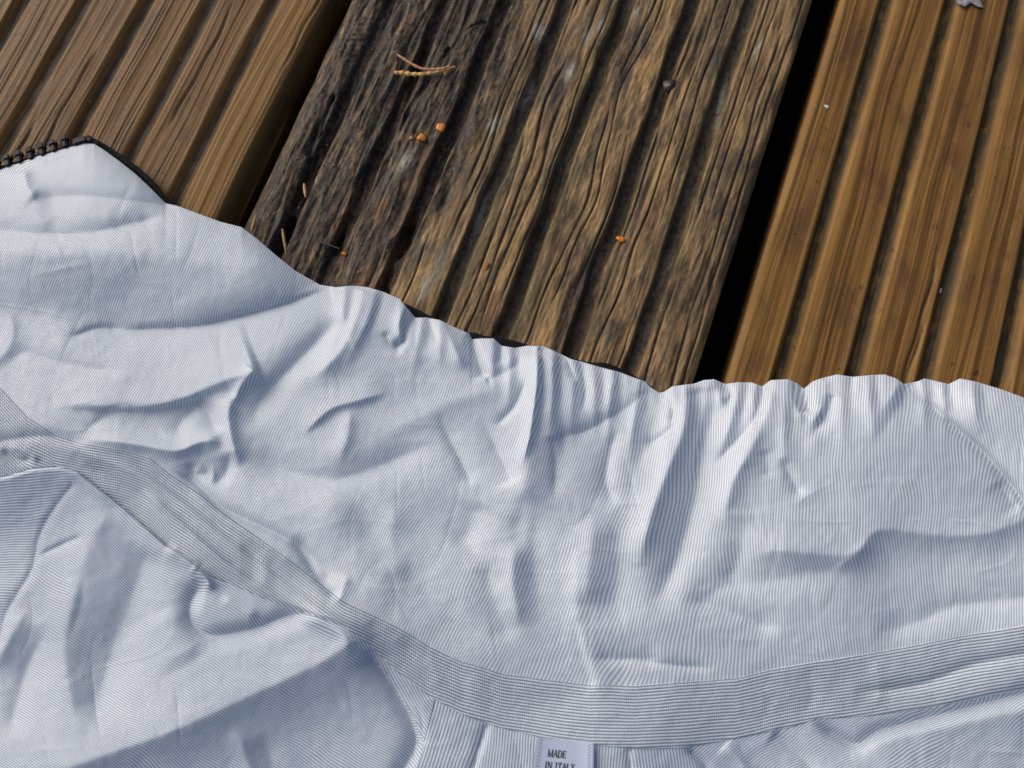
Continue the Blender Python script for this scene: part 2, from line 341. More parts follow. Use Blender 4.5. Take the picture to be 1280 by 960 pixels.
# cracks that follow the grain
crack = np.zeros(sh); q = M0+1.5
while q < M1:
    wv = fnoise(sh, 200, 16, int(q*7) % 9973, 0.3)[:, :1]*0.30
    on = sstep(-0.5, 0.5, fnoise(sh, 200, 45, int(q*13) % 9973, 0.3)[:, :1]+0.45)
    d = np.abs(UW+wv-q); wd = 0.22+0.22*rng.random()
    crack = np.maximum(crack, on*np.exp(-(d/wd)**2)); q += rng.uniform(2.8, 6.0)
crack *= 1-0.5*g
crack *= 1-0.65*rotm
h -= crack*0.8
ring = np.interp(UW, np.arange(M0-10, M1+10, 0.5), np.convolve(rng.standard_normal(int((M1-M0+20)/0.5)+1), np.ones(3)/3, 'same')[:len(np.arange(M0-10, M1+10, 0.5))])
h += 0.10*ring*(1-g)
h += 0.045*fnoise(sh, 0.9, 1.6, 5, 0.3) + 0.12*fnoise(sh, 2.2, 9, 6, 0.3)+0.15*g*fnoise(sh, 1.6, 2.0, 8, 0.3)
r1 = fnoise(sh, 1.6, 6, 9, 0.3); r2 = fnoise(sh, 4, 16, 10, 0.3)
h -= rotm*(0.45*np.abs(r2)+0.12*np.abs(r1)+0.15)
# deep fissures in the rotten part, traced from the photograph
Pg = unproj(0, 0, 0)
def near(path, wid):
    P = np.array([unproj(a, b, 0)[:2] for a, b in path]); best = np.full(sh, 1e9)
    for a, b in zip(P[:-1], P[1:]):
        ab = b-a; L = ab@ab; t = np.clip(((U-a[0])*ab[0]+(Vg-a[1])*ab[1])/L, 0, 1)
        best = np.minimum(best, np.hypot(U-a[0]-t*ab[0], Vg-a[1]-t*ab[1]))
    return best
wob = 0.8*fnoise(sh, 3, 6, 77, 0.3)
rust = np.zeros(sh)
for path, wd, dp in [([(415, 120), (395, 170), (372, 235), (352, 300), (330, 330)], 0.9, 3.5), ([(460, 200), (440, 245), (420, 300), (400, 345)], 0.8, 2.2),
                     ([(540, 215), (515, 270), (495, 315), (475, 370)], 0.8, 2.4), ([(560, 60), (520, 120), (500, 160)], 0.5, 1.4),
                     ([(585, 34), (600, 26), (618, 22)], 0.25, 0.8), ([(405, 150), (385, 215)], 0.6, 1.8)]:
    d = near(path, wd)+wob*0.7; k = np.exp(-(np.clip(d, 0, None)/(wd*(0.75+0.3*np.tanh(r2))))**2)*(0.65+0.35*np.tanh(1.5*r1)); h -= dp*0.95*k; crack = np.maximum(crack, k*0.75)
for path, wd in [([(436, 235), (420, 285)], 2.4), ([(512, 260), (500, 300), (478, 345)], 2.6), ([(530, 190), (520, 230)], 2.6), ([(480, 250), (470, 290)], 1.6), ([(465, 330), (455, 350)], 1.6), ([(670, 55), (660, 70)], 2.0)]:
    rust = np.maximum(rust, np.exp(-((near(path, wd)+wob)/wd)**2))
pale = np.zeros(sh)
for (a, b), wd, ln in [((676, 38), 1.5, 3.4), ((617, 155), 1.7, 3.4), ((795, 14), 0.8, 2.5), ((735, 45), 1.4, 3.0), ((712, 90), 1.6, 3), ((550, 330), 1.2, 7), ((530, 360), 1.5, 5), ((505, 200), 2.2, 4), ((948, 60), 0.8, 4), ((600, 260), 1.0, 6), ((750, 30), 1.0, 4), ((905, 120), 0.8, 9), ((660, 110), 0.9, 6)]:
    P = unproj(a, b, 0); pale = np.maximum(pale, np.exp(-(((U-P[0]+wob*0.5)/wd)**2+((Vg-P[1])/ln)**2))*1.2)
pale = np.clip(pale, 0, 1)
cut = np.exp(-((U-unproj(455, 50, 0)[0])/11)**2-((Vg-unproj(455, 50, 0)[1])/9)**2)  # shallow torn cross grain by the knot
X_ = (Vg*0.93-U*0.36); h += 0.13*cut*(np.sin(X_*3.1+r2*1.2)+0.6*np.sin(X_*5.3+r1))
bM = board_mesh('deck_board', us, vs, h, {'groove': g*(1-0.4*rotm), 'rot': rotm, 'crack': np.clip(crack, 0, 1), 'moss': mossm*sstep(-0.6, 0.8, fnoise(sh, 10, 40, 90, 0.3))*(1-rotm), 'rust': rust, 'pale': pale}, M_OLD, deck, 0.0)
tag(bM, label='old rotten wet board with cracked ridges in the middle')
hM = lambda x, y: float(h[np.abs(vs-y).argmin(), np.abs(us-x).argmin()])
# ground, joists
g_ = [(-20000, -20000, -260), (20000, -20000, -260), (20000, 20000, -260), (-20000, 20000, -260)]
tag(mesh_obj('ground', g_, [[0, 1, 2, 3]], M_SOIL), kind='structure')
def box_bm(bm, x0, x1, y0, y1, z0, z1, bev=0.0):
    r = bmesh.ops.create_cube(bm, size=1.0); vs_ = r['verts']
    for v in vs_: v.co = Vector(((x0+x1)/2+v.co.x*(x1-x0), (y0+y1)/2+v.co.y*(y1-y0), (z0+z1)/2+v.co.z*(z1-z0)))
    if bev: bmesh.ops.bevel(bm, geom=list({e for v in vs_ for e in v.link_edges}), offset=bev, segments=2, affect='EDGES')
def bm_obj(name, bm, mat, parent=None, smooth=True, scale=0.001):
    me = bpy.data.meshes.new(name); bmesh.ops.scale(bm, vec=(scale,)*3, verts=bm.verts); bm.normal_update()
    bm.to_mesh(me); bm.free(); me.materials.append(mat)
    for p in me.polygons: p.use_smooth = smooth
    return link(bpy.data.objects.new(name, me), parent)
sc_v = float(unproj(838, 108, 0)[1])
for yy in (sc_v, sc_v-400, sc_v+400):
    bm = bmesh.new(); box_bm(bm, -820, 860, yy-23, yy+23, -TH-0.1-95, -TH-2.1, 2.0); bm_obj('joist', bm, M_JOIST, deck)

# ------------------------------------------------------------------ the jacket: one height field, cut into panels
EDGE = np.array([(-500, 330), (-80, 236), (0, 210), (40, 197), (85, 184), (105, 179), (118, 180), (128, 186), (150, 202), (170, 218), (190, 237), (207, 254), (224, 258), (240, 264), (275, 277), (302, 284), (322, 299), (345, 319), (370, 339), (400, 356), (420, 359), (440, 357),
  (460, 359), (480, 365), (500, 374), (509, 385), (519, 397), (534, 397), (550, 400), (564, 407), (577, 413), (587, 417), (590, 424), (600, 423), (617, 423), (627, 432), (644, 435), (660, 432), (680, 433), (700, 442), (714, 449), (727, 452), (747, 458), (774, 465), (790, 471),
  (807, 477), (812, 483), (824, 491), (830, 490), (840, 483), (854, 481), (866, 480), (880, 475), (893, 474), (906, 480), (920, 478), (940, 478), (953, 483), (963, 475), (986, 474), (996, 479), (1005, 486), (1015, 477), (1026, 473), (1046, 468), (1066, 471), (1086, 469),
  (1106, 468), (1120, 473), (1130, 480), (1146, 477), (1156, 473), (1173, 477), (1186, 480), (1200, 473), (1220, 477), (1253, 487), (1280, 497), (1360, 520), (1800, 640)], float)
BT = np.array([(-500, 300), (-80, 420), (0, 484), (33, 520), (67, 543), (100, 553), (150, 562), (187, 572), (213, 593), (253, 620), (277, 640), (320, 670), (363, 700), (427, 749), (470, 770), (510, 790), (537, 807), (577, 827), (627, 842), (680, 850), (737, 857), (794, 857), (854, 853),
  (920, 848), (963, 837), (1020, 827), (1086, 817), (1153, 805), (1203, 795), (1280, 782), (1360, 770), (1800, 700)], float)
BB = np.array([(-500, 480), (-80, 600), (0, 597), (43, 585), (75, 583), (97, 589), (142, 624), (165, 643), (206, 680), (227, 692), (263, 720), (300, 735), (333, 749), (380, 765), (427, 782), (460, 804), (494, 838), (537, 870), (577, 893), (627, 910), (677, 922), (727, 930), (794, 936), (854, 935),
  (920, 923), (986, 910), (1020, 899), (1086, 895), (1153, 886), (1220, 873), (1280, 862), (1360, 850), (1800, 780)], float)
edge = lambda x: np.interp(x, EDGE[:, 0], EDGE[:, 1]); bt = lambda x: np.interp(x, BT[:, 0], BT[:, 1]); bb = lambda x: np.interp(x, BB[:, 0], BB[:, 1])
ST = 1.25; X0, Y0 = -80., 140.; gx = np.arange(X0, 1361, ST); gy = np.arange(Y0, 1061, ST); GX, GY = np.meshgrid(gx, gy)
H = np.zeros(GX.shape)
def smooth_path(P, n=6):
    P = np.array(P, float)
    if len(P) < 3: return np.array([P[0]+(P[-1]-P[0])*t for t in np.linspace(0, 1, 8)])
    Q = np.vstack([2*P[0]-P[1], P, 2*P[-1]-P[-2]]); out = []
    for i in range(1, len(Q)-2):
        for t in np.linspace(0, 1, n, endpoint=False):
            a, b, c, d = Q[i-1], Q[i], Q[i+1], Q[i+2]
            out.append(0.5*(2*b+(c-a)*t+(2*a-5*b+4*c-d)*t*t+(3*b-3*c+d-a)*t**3))
    out.append(P[-1]); return np.array(out)
def stroke(path, amp, wl, wr, s=2.0, taper=(0.25, 0.25), ends=None):
    """add a fold along path. wl / wr: width to the left / right hand when walking along it (photo px); amp in mm"""
    P = smooth_path(path); seg = np.diff(P, axis=0); L = np.hypot(*seg.T); T = np.concatenate([[0], np.cumsum(L)]); Tt = T[-1]
    R_ = 3.6*max(wl, wr)+4
    x0, y0 = P.min(0)-R_; x1, y1 = P.max(0)+R_
    i0, i1 = np.clip(((np.array([x0, x1])-X0)/ST).astype(int), 0, len(gx)); j0, j1 = np.clip(((np.array([y0, y1])-Y0)/ST).astype(int), 0, len(gy))
    if i1 <= i0 or j1 <= j0: return
    x = GX[j0:j1, i0:i1]; y = GY[j0:j1, i0:i1]
    D = np.full(x.shape, 1e9); S = np.zeros(x.shape); TT = np.zeros(x.shape)
    for k in range(len(seg)):
        ax, ay = P[k]; dx, dy = seg[k]; l2 = max(dx*dx+dy*dy, 1e-6)
        t = np.clip(((x-ax)*dx+(y-ay)*dy)/l2, 0, 1); ex = x-ax-t*dx; ey = y-ay-t*dy; d = np.hypot(ex, ey)
        c = (dx*ey-dy*ex)/math.sqrt(l2)               # > 0: right hand (image y is down)
        m = d < D; D = np.where(m, d, D); S = np.where(m, c, S); TT = np.where(m, T[k]+t*L[k], TT)
    f = np.clip(S/np.maximum(D, 1e-3), -1, 1); w = wl+(wr-wl)*(0.5+0.5*f)
    q = (np.sqrt(D*D+s*s)-s)/w; p = np.exp(-q-0.35*q*q)
    u = TT/max(Tt, 1e-6); a = np.ones_like(u)
    if taper[0] > 0: a *= sstep(0, taper[0], u)*0.9+0.1*sstep(0, taper[0]*2, u)
    if taper[1] > 0: a *= sstep(0, taper[1], 1-u)
    H[j0:j1, i0:i1] += amp*p*a
#@@STROKES
S = stroke
# broad shape
H += 1.2*fnoise(GX.shape, 160, 120, 101, ST) + 0.12*fnoise(GX.shape, 50, 40, 102, ST)
# upper left
S([(41, 250), (86, 245), (131, 247), (169, 252), (208, 256)], -2.0, 16, 30, 1.2, (.15, 0))
S([(30, 212), (34, 232), (47, 250)], 1.5, 8, 14, 1.5, (.1, .3))
S([(-30, 288), (0, 289), (56, 293), (112, 291), (157, 282), (195, 272), (212, 262)], -2.4, 15, 18, 2, (0, .15))
S([(52, 202), (80, 199), (105, 196)], -0.6, 5, 6, 1.2)
S([(-40, 312), (60, 314), (150, 318), (260, 330), (360, 336), (395, 350)], 2.0, 26, 44, 9, (0, .2))
S([(-60, 392), (0, 385), (100, 392), (190, 392), (250, 398)], -1.6, 40, 28, 10, (0, .3))
S([(70, 426), (120, 414), (180, 413), (244, 408), (300, 396), (356, 381), (416, 359)], -3.6, 24, 42, 1.6, (.25, .02))
S([(84, 424), (122, 410), (156, 412)], -0.9, 5, 5, 0.9)
S([(156, 412), (244, 408), (300, 396), (356, 381), (416, 359)], -1.2, 5, 7, 0.8, (.1, 0))
S([(-5, 380), (12, 398), (16, 418), (8, 438), (-5, 452)], 0.9, 9, 30, 2, (0, 0))
S([(0, 462), (30, 441), (56, 448), (112, 461), (161, 464)], -0.9, 10, 10, 2)
S([(60, 500), (124, 507), (180, 507), (225, 498), (270, 479), (326, 458)], 2.7, 40, 12, 3, (.3, .04))
S([(70, 512), (124, 514), (190, 514), (240, 503), (285, 486)], -1.2, 4, 14, 1.5, (.3, .3))
S([(318, 462), (300, 484), (292, 505)], 1.8, 7, 8, 2, (0.05, .2))
S([(292, 490), (285, 520), (291, 555), (300, 585)], 2.8, 9, 18, 3, (.2, .25))
S([(236, 500), (260, 515), (272, 545)], -1.6, 10, 10, 3)
S([(248, 506), (226, 530), (222, 548)], -1.2, 6, 12, 3)
S([(431, 395), (395, 430), (350, 475), (322, 510), (314, 545)], -2.6, 16, 15, 4, (.1, .3))
S([(455, 361), (446, 395), (425, 440), (385, 480)], 2.2, 14, 12, 3, (0.02, .3))
S([(116, 522), (150, 508), (180, 512)], -0.5, 5, 8, 1)
S([(100, 545), (125, 525), (150, 515)], -0.5, 5, 8, 1.5)
S([(100, 552), (139, 551), (180, 557), (222, 563), (252, 552), (281, 553)], 3.0, 18, 9, 2.2, (.3, .12))
S([(284, 562), (286, 578), (280, 596), (262, 606)], -2.0, 6, 14, 2.5, (.3, .3))
S([(240, 575), (244, 592), (268, 592)], -1.6, 8, 8, 3)
S([(210, 585), (244, 604), (277, 634), (322, 656), (349, 669), (375, 687), (397, 722), (424, 750)], -2.4, 7, 6, 0.9, (.15, .05))
S([(232, 606), (262, 634), (300, 662), (345, 690), (385, 722)], 1.2, 8, 8, 2, (.2, .2))
S([(365, 668), (385, 690), (405, 712), (418, 738)], -1.8, 8, 8, 2)
S([(436, 715), (430, 732), (424, 748)], 0.8, 8, 7, 2, (.4, 0))
S([(375, 545), (412, 512), (446, 501), (490, 488)], 1.8, 24, 5, 1.8, (.25, .3))
S([(438, 505), (434, 545), (420, 585)], 1.5, 9, 18, 3, (.3, .4))
S([(300, 560), (326, 572), (356, 588), (412, 599), (450, 592), (512, 567), (550, 552)], -2.8, 20, 22, 4, (.2, .25))
S([(470, 545), (520, 525), (570, 500), (640, 485)], 1.3, 20, 24, 5)
# hem gathers, middle
S([(507, 378), (499, 405), (503, 430)], 1.8, 6, 7, 1.5, (0, .25))
S([(519, 397), (508, 412), (503, 428), (490, 436)], -2.0, 4, 8, 1.2, (0, .2))
S([(480, 412), (488, 430), (505, 440)], -1.0, 6, 6, 1.5)
S([(536, 400), (543, 418), (548, 432)], -0.7, 4, 5, 1.2, (0, .4))
S([(555, 404), (570, 440), (582, 464)], 1.6, 8, 10, 2, (0, .3))
S([(590, 420), (597, 447), (606, 475)], -2.6, 6, 9, 1.2, (0, .15))
S([(606, 476), (630, 466), (656, 450)], -1.1, 8, 6, 1.5, (.1, .3))
S([(627, 432), (625, 448), (618, 460)], -0.7, 4, 5, 1.2, (0, .4))
S([(671, 434), (671, 471), (667, 509), (660, 552), (650, 588)], 2.6, 5, 6, 1.6, (0, .25))
S([(674, 436), (672, 500), (665, 560), (655, 610), (640, 670)], 3.0, 30, 26, 6, (.05, .3))
S([(659, 470), (645, 505), (617, 536)], -1.2, 5, 6, 1.5)
S([(678, 440), (679, 480), (676, 520)], -1.0, 6, 4, 1.2, (0, .4))
S([(705, 445), (711, 455), (720, 478)], -1.3, 4, 6, 1.0, (0, .3))
S([(727, 453), (732, 488), (727, 518)], -0.8, 6, 3, 1.0, (0, .3))
S([(812, 482), (790, 505), (760, 524), (726, 541), (692, 544)], -2.2, 26, 12, 1.1, (.02, .1))
S([(692, 544), (695, 580), (692, 630)], -1.4, 14, 7, 2, (.05, .4))
S([(545, 512), (560, 545), (576, 575), (592, 612)], -1.5, 12, 7, 2.2, (.4, .2))
S([(598, 520), (618, 556), (630, 580), (642, 606)], -1.6, 6, 14, 1.8, (.5, .1))
S([(655, 610), (648, 650), (640, 700)], -1.4, 12, 26, 5)
S([(600, 625), (590, 655), (570, 690)], -1.6, 20, 22, 8)
S([(775, 530), (762, 565), (758, 605), (772, 637)], -1.9, 10, 16, 2.2)
S([(846, 526), (828, 545), (805, 558)], -1.3, 7, 6, 1.3)
# pleats around the notches
S([(824, 489), (835, 497), (841, 515), (836, 535)], -1.8, 5, 7, 1.4, (0, .3))
S([(856, 482), (858, 510), (852, 545), (834, 590), (812, 650), (795, 720)], 3.6, 16, 20, 3.5, (0, .25))
S([(872, 480), (878, 530), (874, 590), (862, 650), (840, 715), (810, 770)], -3.0, 20, 18, 5, (.05, .2))
S([(893, 474), (900, 500), (905, 512)], 1.3, 8, 8, 2, (0, .4))
S([(908, 480), (914, 495), (907, 510)], -1.6, 4, 6, 1.2, (0, .3))
S([(955, 484), (940, 528), (912, 560), (890, 584)], -1.6, 7, 9, 1.2, (0, .2))
S([(970, 478), (956, 520), (940, 560), (915, 605), (903, 665)], 2.4, 17, 13, 3, (0, .25))
S([(1005, 484), (1009, 498), (1012, 518)], -3.0, 7, 8, 1.3, (0, .15))
S([(988, 476), (993, 505), (1008, 530)], 1.3, 6, 8, 1.6, (0, .3))
S([(1032, 480), (1030, 505), (1014, 532)], 1.2, 6, 8, 1.6, (0, .3))
S([(1042, 492), (1032, 520), (1012, 548)], -1.5, 7, 8, 1.6, (0.1, .3))
S([(976, 570), (990, 600), (1004, 624)], -1.3, 9, 8, 2)
S([(955, 560), (962, 600)], -0.8, 9, 9, 3)
S([(1066, 471), (1064, 490)], -0.6, 5, 5, 2, (0, .5))
S([(1125, 478), (1156, 500), (1194, 534), (1231, 567), (1261, 603), (1290, 640)], -4.6, 34, 44, 1.6, (.08, 0))
S([(1135, 484), (1156, 500), (1194, 534), (1231, 567), (1261, 603), (1290, 640)], -2.2, 5, 7, 0.9, (.2, 0))
S([(1246, 600), (1262, 625), (1275, 640)], -1.6, 6, 14, 2)
S([(1186, 480), (1192, 495)], -0.7, 6, 6, 2, (0, .5))
S([(930, 705), (962, 688), (1002, 690), (1062, 692), (1088, 668), (1108, 661), (1160, 667), (1212, 668), (1246, 662), (1300, 640)], 3.0, 60, 19, 3.5, (.15, 0))
S([(1088, 668), (1075, 690), (1040, 715)], 0.8, 10, 8, 2)
S([(850, 770), (900, 735), (960, 725), (1020, 715), (1080, 705)], -1.5, 26, 20, 5)
S([(850, 749), (882, 754), (920, 767), (950, 781), (980, 788)], -1.8, 18, 12, 2.5)
S([(1085, 792), (1111, 788), (1156, 773), (1194, 758), (1300, 744)], -1.8, 24, 16, 4, (.2, 0))
S([(790, 825), (837, 831), (894, 836)], -0.9, 6, 6, 1.5)
# lower middle
S([(812, 485), (818, 520), (806, 560), (792, 600)], -1.2, 12, 12, 4, (.05, .4))
S([(930, 640), (925, 690), (905, 740)], -1.2, 16, 16, 5)
S([(500, 620), (488, 670), (505, 730)], 1.2, 18, 18, 6)
S([(716, 650), (722, 700), (722, 760), (733, 815), (747, 852)], 1.6, 26, 16, 3.5, (.4, 0))
S([(718, 770), (722, 795), (731, 830), (739, 852)], -0.8, 8, 10, 2.5, (.4, 0))
S([(737, 822), (775, 824), (830, 822)], -1.2, 14, 7, 1.5)
S([(745, 640), (738, 700), (733, 760)], 1.8, 26, 16, 5)
S([(676, 600), (668, 700), (680, 800)], -1.6, 24, 16, 6, (.4, .4))
S([(775, 640), (772, 720), (765, 790)], -1.3, 22, 20, 5)
S([(648, 660), (641, 720), (650, 790)], 1.5, 14, 12, 4)
S([(420, 615), (480, 680), (540, 745), (615, 812)], -1.9, 20, 34, 7)
S([(395, 600), (440, 680), (500, 760)], 1.0, 34, 30, 10)
S([(602, 700), (618, 750), (640, 812)], -1.2, 12, 24, 5)
# inner side panel (lower left)
S([(90, 607), (67, 637), (49, 671), (41, 709), (22, 742), (7, 769), (0, 800)], -0.5, 5, 5, 1.2, (0, 0))
S([(45, 697), (75, 682), (109, 667)], -0.8, 4, 6, 1.0)
S([(140, 630), (112, 680), (98, 730), (82, 800), (85, 860), (105, 930)], 2.3, 26, 30, 5, (.1, .25))
S([(98, 700), (102, 750), (78, 815)], -0.5, 10, 10, 3)
S([(188, 680), (165, 750), (140, 820), (112, 915)], -2.2, 30, 24, 6, (.1, .15))
S([(60, 780), (30, 850), (10, 930)], -1.6, 14, 14, 4)
S([(35, 760), (10, 800), (-10, 840)], 1.4, 12, 12, 4)
S([(206, 684), (228, 698), (250, 712)], 1.6, 8, 9, 2)
S([(240, 706), (256, 720), (262, 730)], 2.0, 4, 7, 1.4, (.2, 0))
S([(262, 728), (244, 742), (238, 772), (262, 794), (320, 785), (360, 770), (405, 765)], -3.0, 9, 14, 2, (.1, .15))
S([(275, 745), (300, 760), (325, 772)], 0.9, 8, 8, 3)
S([(200, 760), (215, 790), (240, 830)], 1.2, 30, 30, 10)
S([(90, 958), (150, 937), (206, 917), (262, 892), (319, 866), (375, 840), (412, 821), (434, 805)], 8.5, 150, 62, 3.5, (0, 0.0))
S([(434, 805), (424, 790), (392, 776), (360, 776)], 3.0, 12, 26, 3, (0, .4))
S([(290, 905), (302, 930), (314, 970)], 1.1, 10, 12, 4, (.4, 0))
S([(322, 915), (336, 940), (344, 970)], -0.8, 12, 12, 4, (.4, 0))
S([(455, 812), (485, 850), (512, 895), (520, 930), (505, 962)], -3.0, 6, 16, 2, (.1, 0))
S([(478, 836), (500, 862), (524, 890), (530, 925)], -0.8, 4, 4, 1, (.1, 0))
# lower right panel
S([(1016, 899), (1040, 917), (1070, 930), (1098, 914), (1150, 900), (1220, 882), (1300, 860)], -3.2, 8, 8, 2, (.1, 0))
S([(1060, 945), (1110, 925), (1200, 905), (1300, 885)], 2.0, 18, 40, 4, (.2, 0))
S([(866, 940), (880, 955), (890, 975)], -1.6, 6, 6, 1.2, (0, 0))
S([(965, 915), (985, 932), (1010, 955), (1020, 980)], -1.4, 9, 12, 2.5, (.1, 0))
S([(905, 930), (925, 950), (935, 975)], 1.0, 9, 9, 3, (.1, 0))
S([(591, 965), (600, 935), (608, 910)], -1.0, 7, 4, 1, (0, 0))
S([(786, 940), (790, 975)], -0.8, 4, 6, 1, (0, 0))
# waistband
S([(176, 610), (210, 641), (270, 695), (319, 731), (375, 759), (431, 777), (470, 800)], 2.2, 6, 9, 1.2, (.1, .3))
S([(0, 552), (30, 547), (60, 546), (110, 556)], -1.3, 10, 6, 1.5, (0, .2))
S([(0, 560), (25, 575), (45, 572)], -1.2, 5, 6, 1.5)
S([(10, 556), (30, 564), (50, 578)], 0.9, 4, 4, 1.3)
S([(1060, 866), (1126, 860), (1167, 850), (1209, 833), (1250, 823), (1300, 815)], -1.3, 8, 8, 2, (.2, 0))
S([(490, 800), (530, 820), (560, 835), (600, 850)], -0.5, 10, 8, 3)
for i, x in enumerate([300, 318, 332, 346, 470, 500, 545, 580, 615, 700, 745, 820, 905, 960, 1015, 1100, 1190, 1240]):
    a = random.Random(i).uniform(-.45, .45); y0_, y1_ = bt(x), bb(x)
    S([(x-10, y0_+6), (x, (y0_+y1_)/2), (x-6, y1_-6)], a, 8, 9, 3)
# soft pleats falling from the gathered hem
pl = random.Random(23)
for x0_, dx_, ln in [(432, -30, 120), (470, -45, 110), (528, -18, 90), (548, 4, 70), (612, 14, 80), (638, -6, 90), (690, -4, 150), (716, 2, 120), (742, 2, 110), (765, -6, 120), (800, -14, 110), (840, -16, 120),
                     (886, -30, 150), (924, -30, 120), (946, -28, 130), (982, -10, 150), (1022, -4, 110), (1052, -4, 120), (1085, 4, 90), (1150, 10, 70), (1178, 8, 80), (1215, 16, 70)]:
    y = float(edge(x0_)); a = pl.uniform(.7, 1.5); w = pl.uniform(6, 10)
    S([(x0_, y), (x0_+dx_*.25+pl.uniform(-3, 3), y+ln*.35), (x0_+dx_*.6+pl.uniform(-4, 4), y+ln*.7), (x0_+dx_, y+ln)], a, w, w*1.15, 2.5, (0, .6))
    S([(x0_+11, y), (x0_+12+dx_*.25, y+ln*.3), (x0_+12+dx_*.6, y+ln*.6)], -a*.6, w*.8, w*.8, 2.2, (0, .6))
for P_, a_ in [([(60, 548), (187, 602), (300, 690), (400, 762), (470, 792)], 0.9), ([(150, 566), (240, 628), (330, 702), (420, 762)], -0.8), ([(100, 575), (190, 630), (260, 690)], -0.9)]:
    S(P_, a_, 6, 6, 1.5, (.15, .2))
# random fine wrinkles
rw = random.Random(5)
for _ in range(150):
    x = rw.uniform(-40, 1320); y = rw.uniform(edge(x)+25, 990); a = rw.uniform(0, math.pi); l = rw.uniform(12, 38)
    if bt(x)-6 < y < bb(x)+6: continue
    b = a+rw.uniform(-.5, .5); w = rw.uniform(3, 7)
    S([(x-l*math.cos(a), y-l*math.sin(a)), (x, y), (x+l*math.cos(b), y+l*math.sin(b))], rw.choice([-1, 1])*rw.uniform(.04, .16), w, w*1.4, 1.6, (.45, .45))
for nx_ in (519, 590, 627, 700, 774, 824, 906, 953, 1004, 1066, 1130, 1186):       # little gathers at each notch of the hem
    for k in (-1, 1):
        y = float(edge(nx_+k*7)); l = rw.uniform(14, 30)
        S([(nx_+k*7, y), (nx_+k*9+rw.uniform(-4, 4), y+l*.6), (nx_+k*10+rw.uniform(-7, 7), y+l)], rw.uniform(.25, .6), 5, 5, 1.5, (0, .5))
#@@END
for sd__, sx_, sy_, am_ in ((401, 55, 170, .6), (402, 190, 60, .6), (403, 45, 120, .4), (404, 150, 45, .4), (405, 90, 200, .65)):
    n_ = fnoise(GX.shape, sx_, sy_, sd__, ST); mk_ = sstep(0.35, 1.5, fnoise(GX.shape, 70, 70, sd__+50, ST)+0.25)
    mk_ = mk_*sstep(4, 14, GY-bb(GX)) + mk_*0.8*sstep(4, 14, bt(GX)-GY)
    H += 0.42*am_*mk_*(np.exp(-np.sqrt(n_**2+0.0006)/0.16)-0.25)*np.where(sd__ % 2 == 1, -1, 1)
H += 0.03*fnoise(GX.shape, 9, 9, 103, ST) + 0.045*fnoise(GX.shape, 22, 18, 104, ST)
H = H - np.minimum(0, H.min()) * 0
H *= 0.92
BASE = 9.0
Hs = lambda x, y: bil(H, X0, Y0, ST, x, y)
def soft_floor(z, f=2.2): return f+np.logaddexp(0, (z-f)*1.6)/1.6
def hem(x, y):
    """cloth height (mm) incl. the fall towards the hem"""
    e = np.clip(y-edge(x), 0, None)*0.88
    z = soft_floor(BASE+Hs(x, y))
    flat = 3.6+np.clip(Hs(x, y), -2.2, 3.2)*0.75
    k = 1-np.exp(-e/22.0)
    return flat*(1-k)+z*k
XS = np.concatenate([np.linspace(-500, X0, 16)[:-1], np.arange(X0, 1360, ST), np.linspace(1360, 1800, 16)])
ALPHA = ([-500, 0, 150, 300, 500, 700, 900, 1000, 1800], [56, 58, 61, 63, 64, 73, 87, 91, 91]); PIT = ([-500, 0, 300, 500, 700, 900, 1280, 1800], [2.75, 2.78, 2.85, 3.02, 3.4, 3.72, 3.85, 3.9])
xx = np.arange(-520, 1820, 1.0); al = np.radians(np.interp(xx, *ALPHA)); pp = np.interp(xx, *PIT)
al = np.convolve(np.pad(al, 40, 'edge'), np.ones(81)/81, 'valid'); XI = np.cumsum(np.sin(al)/pp); CC = np.cos(al)/pp
WN = fnoise(GX.shape, 70, 70, 301, ST)*2.0 + fnoise(GX.shape, 24, 24, 302, ST)*0.55
def warp(x, y): return bil(WN, X0, Y0, ST, x, y)
def body_uv(x, y):
    hh = Hs(x, y); p = np.interp(x, *PIT)
    u = np.interp(x, xx, XI)+(y-600)*np.interp(x, xx, CC)+(0.75*hh*4.0*0.5+warp(x, y))/p
    yc = np.interp(x, [0, 41, 86, 131, 169, 208], [240, 250, 245, 247, 252, 256])
    d1 = np.clip(yc-y, 0, 60)*(x > 20)*(x < 212)*sstep(15, 50, x)
    u = u - d1*0.13
    v = (x*0.42-y*0.9+1.5*hh)/2.6
    return np.stack([u, v], -1)
jacket = tag(empty('jacket', tuple(unproj(640, 720, 0)/1000)), label='pale blue-white finely striped jacket spread crumpled over the deck boards', category='jacket')
def jparent(o): o.parent = jacket; o.matrix_parent_inverse = Matrix.Translation(-jacket.location); return o
# --- body panel
x = XS; nr = 320; ts = np.linspace(0, 1, nr)
Yt = edge(x); Yb = bt(x)+2.0; Yb = np.maximum(Yb, Yt+4)
tt = ts[:, None]; tt = tt*0.9+0.1*tt**2
Yg = Yt+(Yb-Yt)*tt; Xg = np.broadcast_to(x, Yg.shape)
Zg = hem(Xg, Yg)
Zg = Zg - 0.0
